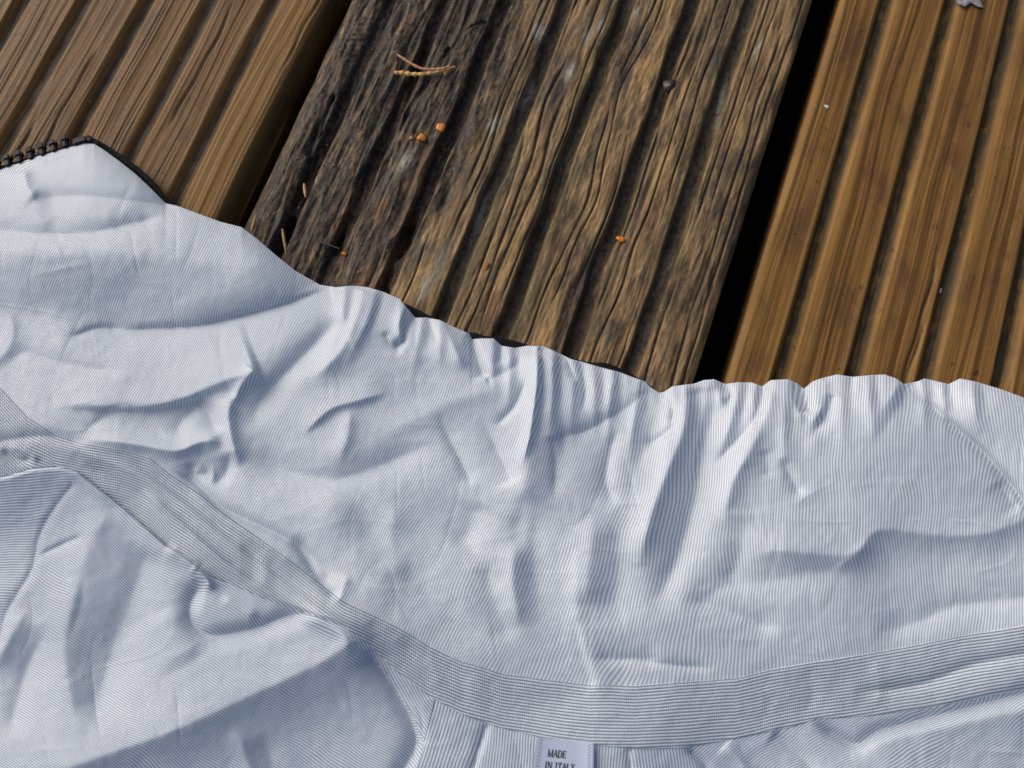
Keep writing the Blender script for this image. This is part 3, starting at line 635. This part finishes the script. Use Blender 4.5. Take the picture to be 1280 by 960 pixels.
# hem roll, going under
roll = []
for dy, dz in ((9, -2.6), (6, -2.5), (3.0, -2.2), (1.2, -1.4), (0.25, -0.5)):
    roll.append((Yt+dy, np.maximum(Zg[0]+dz, 0.15)))
Yr = np.stack([r[0] for r in roll]); Zr = np.stack([r[1] for r in roll])
Xall = np.concatenate([np.broadcast_to(x, Yr.shape), Xg]); Yall = np.concatenate([Yr, Yg]); Zall = np.concatenate([Zr, Zg])
Zall[-1] -= 0.5
co = unproj(Xall, Yall, Zall).reshape(-1, 3)
jparent(mesh_obj('body_panel', co, grid_faces(*Xall.shape, flip=True), M_BODY, None, uv=body_uv(Xall, Yall).reshape(-1, 2)))
# --- waistband
nb_ = 60; tb = np.linspace(0, 1, nb_)[:, None]; Y0b, Y1b = bt(x), bb(x); Yg = Y0b+(Y1b-Y0b)*tb; Xg = np.broadcast_to(x, Yg.shape)
def zb(x, y): return hem(x, y)+0.12
Zg = zb(Xg, Yg)+0.25*np.sin(np.pi*tb)**0.5
Xa = np.concatenate([Xg[:1], Xg[:1], Xg, Xg[:1], Xg[:1]]); Ya = np.concatenate([Yg[:1]-0.3, Yg[:1]-0.1, Yg, Yg[-1:]+0.1, Yg[-1:]+0.3])
Za = np.concatenate([Zg[:1]-1.2, Zg[:1]-0.25, Zg, Zg[-1:]-0.25, Zg[-1:]-1.4])
tbb = np.clip((Ya-Y0b)/(Y1b-Y0b), 0, 1); NS = 19.0
slope = np.gradient(bt(x), x); cosb = 1/np.sqrt(1+np.convolve(np.pad(slope, 20, 'edge'), np.ones(41)/41, 'valid')**2)
ub = (Ya-Y0b)*cosb/np.interp(Xa, [-500, 0, 350, 470, 700, 1800], [3.1, 3.1, 3.2, 3.6, 4.0, 4.0])+0.5+0.08*warp(Xa, Ya)
# a folded-over strip makes the stripes bunch towards the lower edge on the left
bun = np.interp(x, [-500, 100, 250, 430, 520, 1800], [1.0, 1.0, 0.7, 0.35, 0, 0])
vb = Xa/2.4
jparent(mesh_obj('waistband', unproj(Xa, Ya, Za).reshape(-1, 3), grid_faces(*Xa.shape, flip=True), M_BAND, None, uv=np.stack([ub, vb], -1).reshape(-1, 2)))
# --- panels below the band: one grid, faces handed to the panel they lie in
nl = 330; tl = np.linspace(0, 1, nl)[:, None]
YB = np.full_like(x, 1045.0); Yt = bb(x)-1.5; Yg = Yt+(YB-Yt)*tl
Yg = np.concatenate([Yg, np.stack([np.full_like(x, v) for v in (1090, 1160, 1260, 1400, 1405)])]); Xg = np.broadcast_to(x, Yg.shape)
Zg = hem(Xg, Yg)
lip = 2.2*np.interp(Xg, [-500, 40, 240, 262, 300, 1800], [1, 1, 1, 0.3, 0, 0])*sstep(0, 3.5, Yg-bb(Xg))*np.exp(-np.clip(Yg-bb(Xg), 0, None)/45.)    # left panel bulges over the band
Zg = Zg+lip; Zg[-5:-1] = Zg[-6]; Zg[-1] = 0.3; Zg[0] -= 0.6
seam1 = lambda y: np.interp(y, [560, 607, 637, 671, 709, 742, 769, 800, 860, 960], [112, 90, 67, 49, 41, 22, 7, -5, -25, -60])
right2 = lambda y: np.interp(y, [780, 806, 832, 862, 896, 922, 952, 1100], [425, 446, 475, 494, 518, 527, 512, 430])
gus1 = lambda y: np.interp(y, [860, 880, 960, 1100], [546, 542, 522, 490])
gus2 = lambda y: np.interp(y, [890, 907, 960, 1100], [612, 608, 591, 550])
P4 = lambda y: np.interp(y, [930, 960, 1100], [786, 789, 800]); P5 = lambda y: np.interp(y, [930, 950, 975, 1100], [858, 868, 884, 930])
def pid(x, y):
    p = np.zeros(x.shape, int); p[x > seam1(y)] = 1; p[(x > right2(y)) & (y > 760) & (x > 380)] = 2
    p[(x > gus1(y)) & (x > 500)] = 3; p[(x > gus2(y)) & (x > 540)] = 4; p[(x > P4(y))] = 5; p[x > P5(y)] = 6; return p
q = grid_faces(*Xg.shape, flip=True); fx = Xg.ravel(); fy = Yg.ravel(); fc = pid(fx[q].mean(1), fy[q].mean(1)); co = unproj(Xg, Yg, Zg).reshape(-1, 3)
def dir_uv(ang, p, wob=1.0, curve=0.0, k=2.0):
    """ang: direction the stripes run, degrees from horizontal, anticlockwise as seen"""
    a = math.radians(ang); hh = Hs(fx, fy); w_ = warp(fx, fy)*wob
    u = (fx*math.sin(a)+fy*math.cos(a)+k*hh+w_+curve*((fx-300)/100)**2)/p; v = (fx*math.cos(a)-fy*math.sin(a))/2.6
    return np.stack([u, v], -1)
spec = [('side_panel', dir_uv(2, 3.3, 1.0)), ('front_panel', dir_uv(-31, 2.95, 1.5, 2.2, 1.2)), ('side_strip', dir_uv(-60, 3.3, 1.0, 0, 0.4)), ('facing', dir_uv(74, 4.3, 0.4)),
        ('back_panel', dir_uv(86, 3.7, 0.5)), ('facing', dir_uv(-80, 4.1, 0.4)), ('yoke_panel', dir_uv(33, 3.35, 2.0, 0, 0.9))]
for k, (nm, uv) in enumerate(spec):
    f = q[fc == k]; used, inv = np.unique(f, return_inverse=True)
    dz = -0.12 if k in (3, 5) else 0.0
    c2 = co[used].copy(); c2[:, 2] += dz
    jparent(mesh_obj(nm, c2, inv.reshape(-1, 4), M_LINE if k not in (3, 5) else M_BAND if False else M_LINE, None, uv=uv[used]))
# --- black elastic trims under the hem
def strip(name, pts, w0, z, mat, parent=True, thick=0.9):
    P = smooth_path(pts, 8); d = np.gradient(P, axis=0); n_ = np.stack([d[:, 1], -d[:, 0]], 1); n_ /= np.linalg.norm(n_, axis=1)[:, None]
    prof = [(-0.5, -thick*0.5), (-0.42, thick*0.3), (-0.2, thick*0.5), (0.2, thick*0.5), (0.42, thick*0.3), (0.5, -thick*0.5)]
    rows = [unproj(P[:, 0]+n_[:, 0]*w0*a, P[:, 1]+n_[:, 1]*w0*a, z+b+0.08*np.sin(np.arange(len(P))*1.9)) for a, b in prof]
    A = np.stack(rows); o = mesh_obj(name, A.reshape(-1, 3), grid_faces(len(prof), len(P)), mat); return jparent(o) if parent else o
strip('elastic_trim', [(108, 172), (130, 184), (154, 200), (175, 216), (194, 234), (208, 253), (224, 263)], 8, 1.6, M_BLACK)
strip('elastic_trim', [(480, 376), (500, 383), (512, 388), (526, 395), (555, 409), (580, 420), (592, 421), (605, 425), (628, 428), (655, 435), (690, 447), (735, 458), (755, 459), (775, 466), (800, 480), (815, 490)], 11, 1.5, M_BLACK)
# --- zip
zt = strip('zip_tape', [(-120, 256), (-60, 233), (0, 212), (40, 200), (85, 186), (108, 178), (122, 180)], 9, 3.2, M_TAPE)
ztc = empty('x'); bpy.data.objects.remove(ztc)
def tooth_mesh():
    bm = bmesh.new(); box_bm(bm, -0.5, 0.5, -1.4, 0.2, -0.7, 0.8, 0.2); box_bm(bm, -0.88, 0.88, 0.1, 1.5, -0.75, 0.9, 0.35); box_bm(bm, -0.5, 0.5, 1.2, 2.0, -0.45, 0.5, 0.2)
    me = bpy.data.meshes.new('zip_tooth'); bmesh.ops.scale(bm, vec=(.001,)*3, verts=bm.verts); bm.to_mesh(me); bm.free(); me.materials.append(M_TOOTH)
    for p in me.polygons: p.use_smooth = False
    return me
tm = tooth_mesh(); ZP = [(-110, 249), (-60, 229), (0, 206), (9, 203), (40, 193), (68, 184), (86, 177)]
def zpt(px): return np.interp(px, [p[0] for p in ZP], [p[1] for p in ZP])
px = -103.0
while px < 88:
    a = unproj(px, zpt(px), 3.4); b = unproj(px+6, zpt(px+6), 3.4); ang = math.atan2(*(b-a)[[1, 0]])
    o = bpy.data.objects.new('zip_tooth', tm); link(o); o.parent = zt
    o.matrix_world = Matrix.Translation(Vector(a/1000)) @ Matrix.Rotation(ang, 4, 'Z') @ Matrix.Rotation(0.06*math.sin(px), 4, 'X') @ Matrix.Scale(1.45, 4)
    px += 14.2
bm = bmesh.new(); box_bm(bm, -2.6, 2.0, -1.4, 1.1, -0.9, 1.1, 0.45); box_bm(bm, 1.8, 3.2, -1.6, 0.2, -0.9, 0.8, 0.35); o = bm_obj('zip_stop', bm, M_TOOTH, zt, False)
a = unproj(102, 176, 3.5); b = unproj(110, 173.5, 3.5); o.matrix_world = Matrix.Translation(Vector(a/1000)) @ Matrix.Rotation(math.atan2(*(b-a)[[1, 0]]), 4, 'Z')
# --- care label
ty = np.linspace(0, 1, 26)[:, None]; tx = np.linspace(0, 1, 22)[None, :]
LX = (671+72*tx)+(-9-0*tx)*ty*1.0+ty*tx*8; LY = 921.5+7.5*tx+ty*62+0*tx
def lz(x, y): return hem(x, y)*0+lab0+0.25*((x-668)/74)
lab0 = float(hem(np.array([705.]), np.array([935.]))[0])+0.45
LZ = lz(LX, LY)+1.9*np.clip((LX-716)/30, 0, 1)**2+0.4*np.sin(LX/16)
Xa = np.concatenate([LX, LX[:, -1:]], 1); Ya = np.concatenate([LY, LY[:, -1:]], 1); Za = np.concatenate([LZ, LZ[:, -1:]-0.25], 1)
lab = jparent(mesh_obj('care_label', unproj(Xa, Ya, Za).reshape(-1, 3), grid_faces(*Xa.shape, flip=True), M_LABEL))
tag(lab, label='pale blue satin label printed MADE IN ITALY')
# letters as thin raised print, strokes on a 4 x 6 cell: (x0,y0,x1,y1,width)
GL = {'M': [(0, 0, 0, 6, .7), (0, 6, 2.2, 0, 1.1), (2.2, 0, 4.6, 6, .7), (4.6, 6, 4.6, 0, 1.2), (-.6, 0, .7, 0, .5), (3.9, 0, 5.4, 0, .5), (-.6, 6, .3, 6, .5), (4.5, 6, 5.3, 6, .5)],
      'A': [(0, 0, 1.9, 6, .7), (1.9, 6, 3.8, 0, 1.3), (.8, 2, 3.0, 2, .6), (-.6, 0, .8, 0, .5), (3.0, 0, 4.6, 0, .5)],
      'D': [(.5, 0, .5, 6, 1.2), (.5, 6, 2.4, 6, .6), (2.4, 6, 3.8, 4.6, .9), (3.8, 4.6, 3.8, 1.4, 1.2), (3.8, 1.4, 2.4, 0, .9), (2.4, 0, -.4, 0, .6), (-.4, 6, .5, 6, .5)],
      'E': [(.5, 0, .5, 6, 1.2), (-.3, 6, 3.4, 6, .6), (.5, 3.1, 2.5, 3.1, .6), (-.3, 0, 3.6, 0, .6), (3.4, 6, 3.4, 4.8, .5), (3.6, 0, 3.6, 1.3, .5), (2.5, 2.4, 2.5, 3.8, .5)],
      'I': [(.8, 0, .8, 6, 1.2), (0, 0, 1.6, 0, .5), (0, 6, 1.6, 6, .5)],
      'N': [(.3, 0, .3, 6, .7), (.3, 6, 3.9, 0, 1.2), (3.9, 0, 3.9, 6, .7), (-.4, 0, 1, 0, .5), (3.2, 6, 4.7, 6, .5), (-.5, 6, .5, 6, .5)],
      'T': [(1.9, 0, 1.9, 6, 1.2), (0, 6, 3.8, 6, .6), (0, 6, 0, 4.7, .5), (3.8, 6, 3.8, 4.7, .5), (1.1, 0, 2.8, 0, .5)],
      'L': [(.5, 0, .5, 6, 1.2), (-.3, 0, 3.4, 0, .6), (3.4, 0, 3.4, 1.4, .5), (-.2, 6, 1.3, 6, .5)],
      'Y': [(1.9, 0, 1.9, 2.8, 1.2), (1.9, 2.8, .3, 6, 1.1), (1.9, 2.8, 3.6, 6, .7), (1.1, 0, 2.7, 0, .5), (-.4, 6, 1, 6, .5), (2.9, 6, 4.3, 6, .5)]}
ADV = {'M': 6.2, 'A': 4.9, 'D': 5.2, 'E': 4.9, 'I': 2.9, 'N': 5.7, 'T': 4.9, 'L': 4.5, 'Y': 5, ' ': 2.6}
def letters(text, ox, oy, sx, sy):
    vs_, fs_ = [], []
    cx = 0
    for ch in text:
        for (a, b, c, d, w) in GL.get(ch, []):
            L_ = math.hypot(c-a, d-b); nx_, ny_ = -(d-b)/L_*w/2, (c-a)/L_*w/2
            e = 0.25/L_; a, b, c, d = a-(c-a)*e, b-(d-b)*e, c+(c-a)*e, d+(d-b)*e
            k = len(vs_)
            for (x_, y_) in ((a+nx_, b+ny_), (c+nx_, d+ny_), (c-nx_, d-ny_), (a-nx_, b-ny_)):
                X = ox+(cx+x_+y_*0.16)*sx; Y = oy-y_*sy+(cx+x_)*sx*0.10
                Z = float(lz(X, Y)+0.4*math.sin(X/16))+0.09
                vs_.append(unproj(X, Y, Z))
            fs_.append((k+3, k+2, k+1, k))
        cx += ADV[ch]
    return vs_, fs_
va, fa = letters('MADE', 685, 945.5, 1.10, 1.42); vb_, fb = letters('IN ITALY', 681, 960.5, 1.13, 1.42)
k0 = len(va); tx_ = mesh_obj('lettering', va+vb_, [list(f) for f in fa]+[[i+k0 for i in f] for f in fb], M_INK, None, smooth=False)
tx_.parent = lab
vs_, fs_ = [], []
for i in range(15):                                            # dotted stitching down both edges
    for t_, s_ in ((0.06, 1), (0.93, -1)):
        y = 924+t_*7.5+i*4; xx_ = 671+72*t_-9*(y-924)/62+(y-924)/62*t_*8
        for dx, dy in ((0, 0), (2.2*s_, 1.6)):
            k = len(vs_)
            for ex, ey in ((-.9, -.6), (.9, -.3), (.9, .6), (-.9, .3)):
                X = xx_+dx+ex; Y = y+dy+ey; vs_.append(unproj(X, Y, float(lz(X, Y)+1.9*max(0, min(1, (X-716)/30))**2+0.4*math.sin(X/16))+0.12))
            fs_.append((k+3, k+2, k+1, k))
st = mesh_obj('edge_stitching', vs_, fs_, M_STITCH, None, smooth=False); st.parent = lab

# ------------------------------------------------------------------ small things on the boards
def tube(name, pts, rad, mat, parent=None, bumps=0.0, nb=8, seed=0):
    """pts in mm (world), rad list; scaly when bumps > 0"""
    P = np.array(pts, float); n_ = 40; t = np.linspace(0, len(P)-1, n_); Q = np.stack([np.interp(t, np.arange(len(P)), P[:, k]) for k in range(3)], 1)
    Q = np.stack([np.convolve(np.pad(Q[:, k], 2, 'edge'), np.ones(5)/5, 'valid') for k in range(3)], 1)
    r = np.interp(t, np.linspace(0, len(P)-1, len(rad)), rad); rr = random.Random(seed)
    d = np.gradient(Q, axis=0); d /= np.linalg.norm(d, axis=1)[:, None]; up = np.array([0, 0, 1.]); s = np.cross(d, up); s /= np.linalg.norm(s, axis=1)[:, None]; u_ = np.cross(s, d)
    rings = []
    for i in range(n_):
        k = r[i]*(1+bumps*((i % 4)/3.0-0.5)+bumps*0.3*rr.uniform(-1, 1))
        a = np.linspace(0, 2*np.pi, nb, endpoint=False)+0.3*(i//4 % 2)
        rings.append(Q[i]+k*(np.cos(a)[:, None]*s[i]+0.8*np.sin(a)[:, None]*u_[i]))
    A = np.array(rings).reshape(-1, 3); f = []
    for i in range(n_-1):
        for j in range(nb): f.append([i*nb+j, i*nb+(j+1) % nb, (i+1)*nb+(j+1) % nb, (i+1)*nb+j])
    return mesh_obj(name, A, f, mat, parent)
def lie(path, lift=0.5, rel=None):
    out = []
    for i, (a, b) in enumerate(path):
        p = unproj(a, b, 0); z = lift if rel is None else rel[i]
        out.append(unproj(a, b, z))
    return out
sp_loc = unproj(530, 85, 0.5)
spg = tag(empty('conifer_sprig', tuple(sp_loc/1000)), label='small forked orange-brown conifer sprig lying on the dark rotten board', category='twig')
def spar(o): o.parent = spg; o.matrix_parent_inverse = Matrix.Translation(-spg.location)
spar(tube('scaly_shoot', lie([(492, 91), (502, 91), (515, 93), (530, 93), (545, 90), (558, 87), (570, 83)], rel=[1.0, .9, .9, .9, .9, .8, .7]), [0.55, 0.78, 0.72, 0.62, 0.62, 0.6, 0.25], M_TWIG, None, 0.5, 8, 1))
spar(tube('bare_stem', lie([(495, 67), (505, 74), (518, 82), (527, 86), (540, 87), (553, 86), (562, 83)], rel=[1.6, 1.5, 1.3, 1.2, 1.2, 1.3, 1.2]), [0.3, 0.5, 0.5, 0.45, 0.55, 0.5, 0.3], M_TWIGP, None, 0.25, 8, 2))
spar(tube('scale_tip', lie([(555, 87), (557, 94)], rel=[.9, .7]), [0.45, 0.15], M_TWIG, None, 0.3, 6, 3))
spar(tube('scale_tip', lie([(559, 84), (562, 80)], rel=[1.2, 1.4]), [0.4, 0.12], M_TWIG, None, 0.3, 6, 4))
for path, rad, mt, lb, zz in [([(380, 229), (381, 237), (382, 247)], [.2, .55, .5, .2], M_TWIGP, 'short reddish brown bark flake standing in the dark split of the rotten board', -0.3),
                          ([(353, 286), (355, 299), (358, 318)], [.3, .5, .5, .2], M_NEEDLE, 'tan dead needle pointing at the jacket edge from the split in the rotten board', 0.2),
                          ([(320, 268), (317, 280), (314, 290)], [.2, .5, .3], M_NEEDLE, 'pale tan splinter at the left edge of the rotten board just above the jacket', 0.0),
                          ([(392, 299), (405, 304), (425, 311)], [.15, .25, .3, .15], M_DARKNEEDLE, 'thin dark twig lying across the rotten board above the jacket edge', 0.6)]:
    o = tube('dead_needle' if mt is not M_DARKNEEDLE else 'dark_twig', lie(path, zz+0.3), rad, mt); tag(o, label=lb, category='needle' if mt is not M_DARKNEEDLE else 'twig')
def blob(name, pxy, r, mat, z=0.0, flat=0.6, seed=0, sub=2):
    bm = bmesh.new(); bmesh.ops.create_icosphere(bm, subdivisions=sub, radius=1.0); rr = random.Random(seed)
    ph = [rr.uniform(0, 6) for _ in range(4)]
    for v in bm.verts:
        k = 1+0.26*math.sin(3*v.co.x+ph[0])+0.2*math.sin(4*v.co.y+ph[1])+0.12*math.sin(5*v.co.z+ph[2]); v.co *= k*r; v.co.z *= flat
    o = bm_obj(name, bm, mat); p = unproj(*pxy, z); o.location = p/1000; return o
for (p, r, lb) in [((550.5, 159.5), 1.45, 'larger orange jelly fungus dot right of the pair on the rotten board'), ((527.5, 172), 1.35, 'orange jelly fungus dot in the middle of the three by the sprig'),
                ((514.5, 172.5), 0.75, 'smallest orange jelly fungus dot, leftmost of the three below the sprig'), ((775.5, 299), 1.25, 'single orange jelly fungus dot in the groove of the middle board'), ((430, 317), 0.7, 'tiny orange fungus dot beside the thin dark twig')]:
    q_ = unproj(*p, 0); z_ = hM(q_[0], q_[1]); tag(blob('orange_fungus', p, r, M_FUNGUS, z_+0.3, 0.42, int(r*100)), label=lb, category='fungus', group='orange fungus dots on the old board')
bm = bmesh.new(); rr = random.Random(3)
spots = [(400+rr.gauss(0, 28), 200+rr.gauss(0, 60)) for _ in range(36)]+[(480+rr.gauss(0, 22), 320+rr.gauss(0, 30)) for _ in range(26)]+[(430, 58), (465, 62), (563, 10), (430, 200), (408, 206), (418, 206)]
for a, b in spots:
    q_ = unproj(a, b, 0)
    if not (M0+2 < q_[0] < M1): continue
    q_ = unproj(a, b, hM(q_[0], q_[1])+0.05); r = rr.uniform(0.15, 0.38)
    ret = bmesh.ops.create_icosphere(bm, subdivisions=1, radius=r)
    for v in ret['verts']: v.co.z *= 0.6; v.co += Vector(q_)
tag(bm_obj('orange_specks', bm, M_NEEDLE), kind='stuff', label='scattered tiny tan and orange specks on the rotten wood')
bm = bmesh.new()
for _ in range(110):
    a, b = rr.uniform(0, 1280), rr.uniform(-20, 480); q_ = unproj(a, b, 0)
    if b > edge(a) or L1 < q_[0] < M0 or M1 < q_[0] < R0: continue
    z_ = hM(q_[0], q_[1]) if M0 < q_[0] < M1 else (-2.0 if q_[0] < L1 else 0.0)
    q_ = unproj(a, b, z_+0.03); r = rr.uniform(0.06, 0.22)
    ret = bmesh.ops.create_icosphere(bm, subdivisions=1, radius=r)
    an = rr.uniform(0, 6)
    for v in ret['verts']:
        v.co.x *= rr.uniform(1, 2.4) if r < .15 else 1.2; v.co.z *= 0.5; v.co = Matrix.Rotation(an, 3, 'Z') @ v.co + Vector(q_)
tag(bm_obj('wood_grit', bm, M_NEEDLE), kind='stuff', label='tiny pale grit scattered over the wet boards')
q_ = unproj(609, 332, 0); tag(blob('resin_bead', (609, 332), 1.1, M_RESIN, hM(q_[0], q_[1])+0.1, 0.45, 4), label='brown resin bead on a ridge of the middle board', category='resin bead')
for p, r, lb, bd in [((1175, 363), 0.8, 'white chip in the groove of the honey-brown board', -2.5), ((1033, 133), 0.7, 'pale tan chip near the left edge of the honey-brown board', 0.1)]:
    tag(blob('wood_chip', p, r, M_CHIP, bd, 0.5, int(p[0])), label=lb, category='chip')
def leaf():
    P = [(1192, -6), (1198, 4), (1206, 8), (1214, 3), (1222, 8), (1229, 9), (1226, 2), (1216, -4), (1210, -14), (1200, -12)]
    c = unproj(1209, 0, 1.2); vs_ = [c]+[unproj(a, b, 0.6+0.7*((i*7) % 5)/5) for i, (a, b) in enumerate(P)]
    n_ = len(P); f = [[0, 1+(i+1) % n_, 1+i] for i in range(n_)]
    lo = [v-np.array([0, 0, 0.3]) for v in vs_]; f += [[n_+1, n_+2+i, n_+2+(i+1) % n_] for i in range(n_)]
    o = mesh_obj('leaf_scrap', vs_+lo, f, M_LEAF, smooth=False); tag(o, label='grey leaf scrap on the honey-brown board at the top edge', category='leaf')
leaf()
# --- screw in the groove of the middle board
ps = unproj(838, 108, -0.9); bm = bmesh.new()
r = bmesh.ops.create_cone(bm, cap_ends=True, segments=7, radius1=2.3, radius2=2.2, depth=1.2)
bmesh.ops.bevel(bm, geom=[e for e in bm.edges], offset=0.12, segments=1, affect='EDGES')
screw = bm_obj('screw', bm, M_STEEL, bM); screw.location = ps/1000; screw.rotation_euler = (0.12, -0.1, 0.4)
tag(screw, label='dark rusty screw head sunk in the groove')
bm = bmesh.new(); box_bm(bm, -2.3, 1.9, -1.7, 1.8, 0.1, 0.8, 0.2); box_bm(bm, -1.1, 1.1, -1.2, 1.2, 0.6, 1.15, 0.25)
o = bm_obj('x', bm, M_STEEL); 
bm2 = bmesh.new(); bm2.from_mesh(screw.data); bm2.from_mesh(o.data); bm2.to_mesh(screw.data); bm2.free(); bpy.data.objects.remove(o)
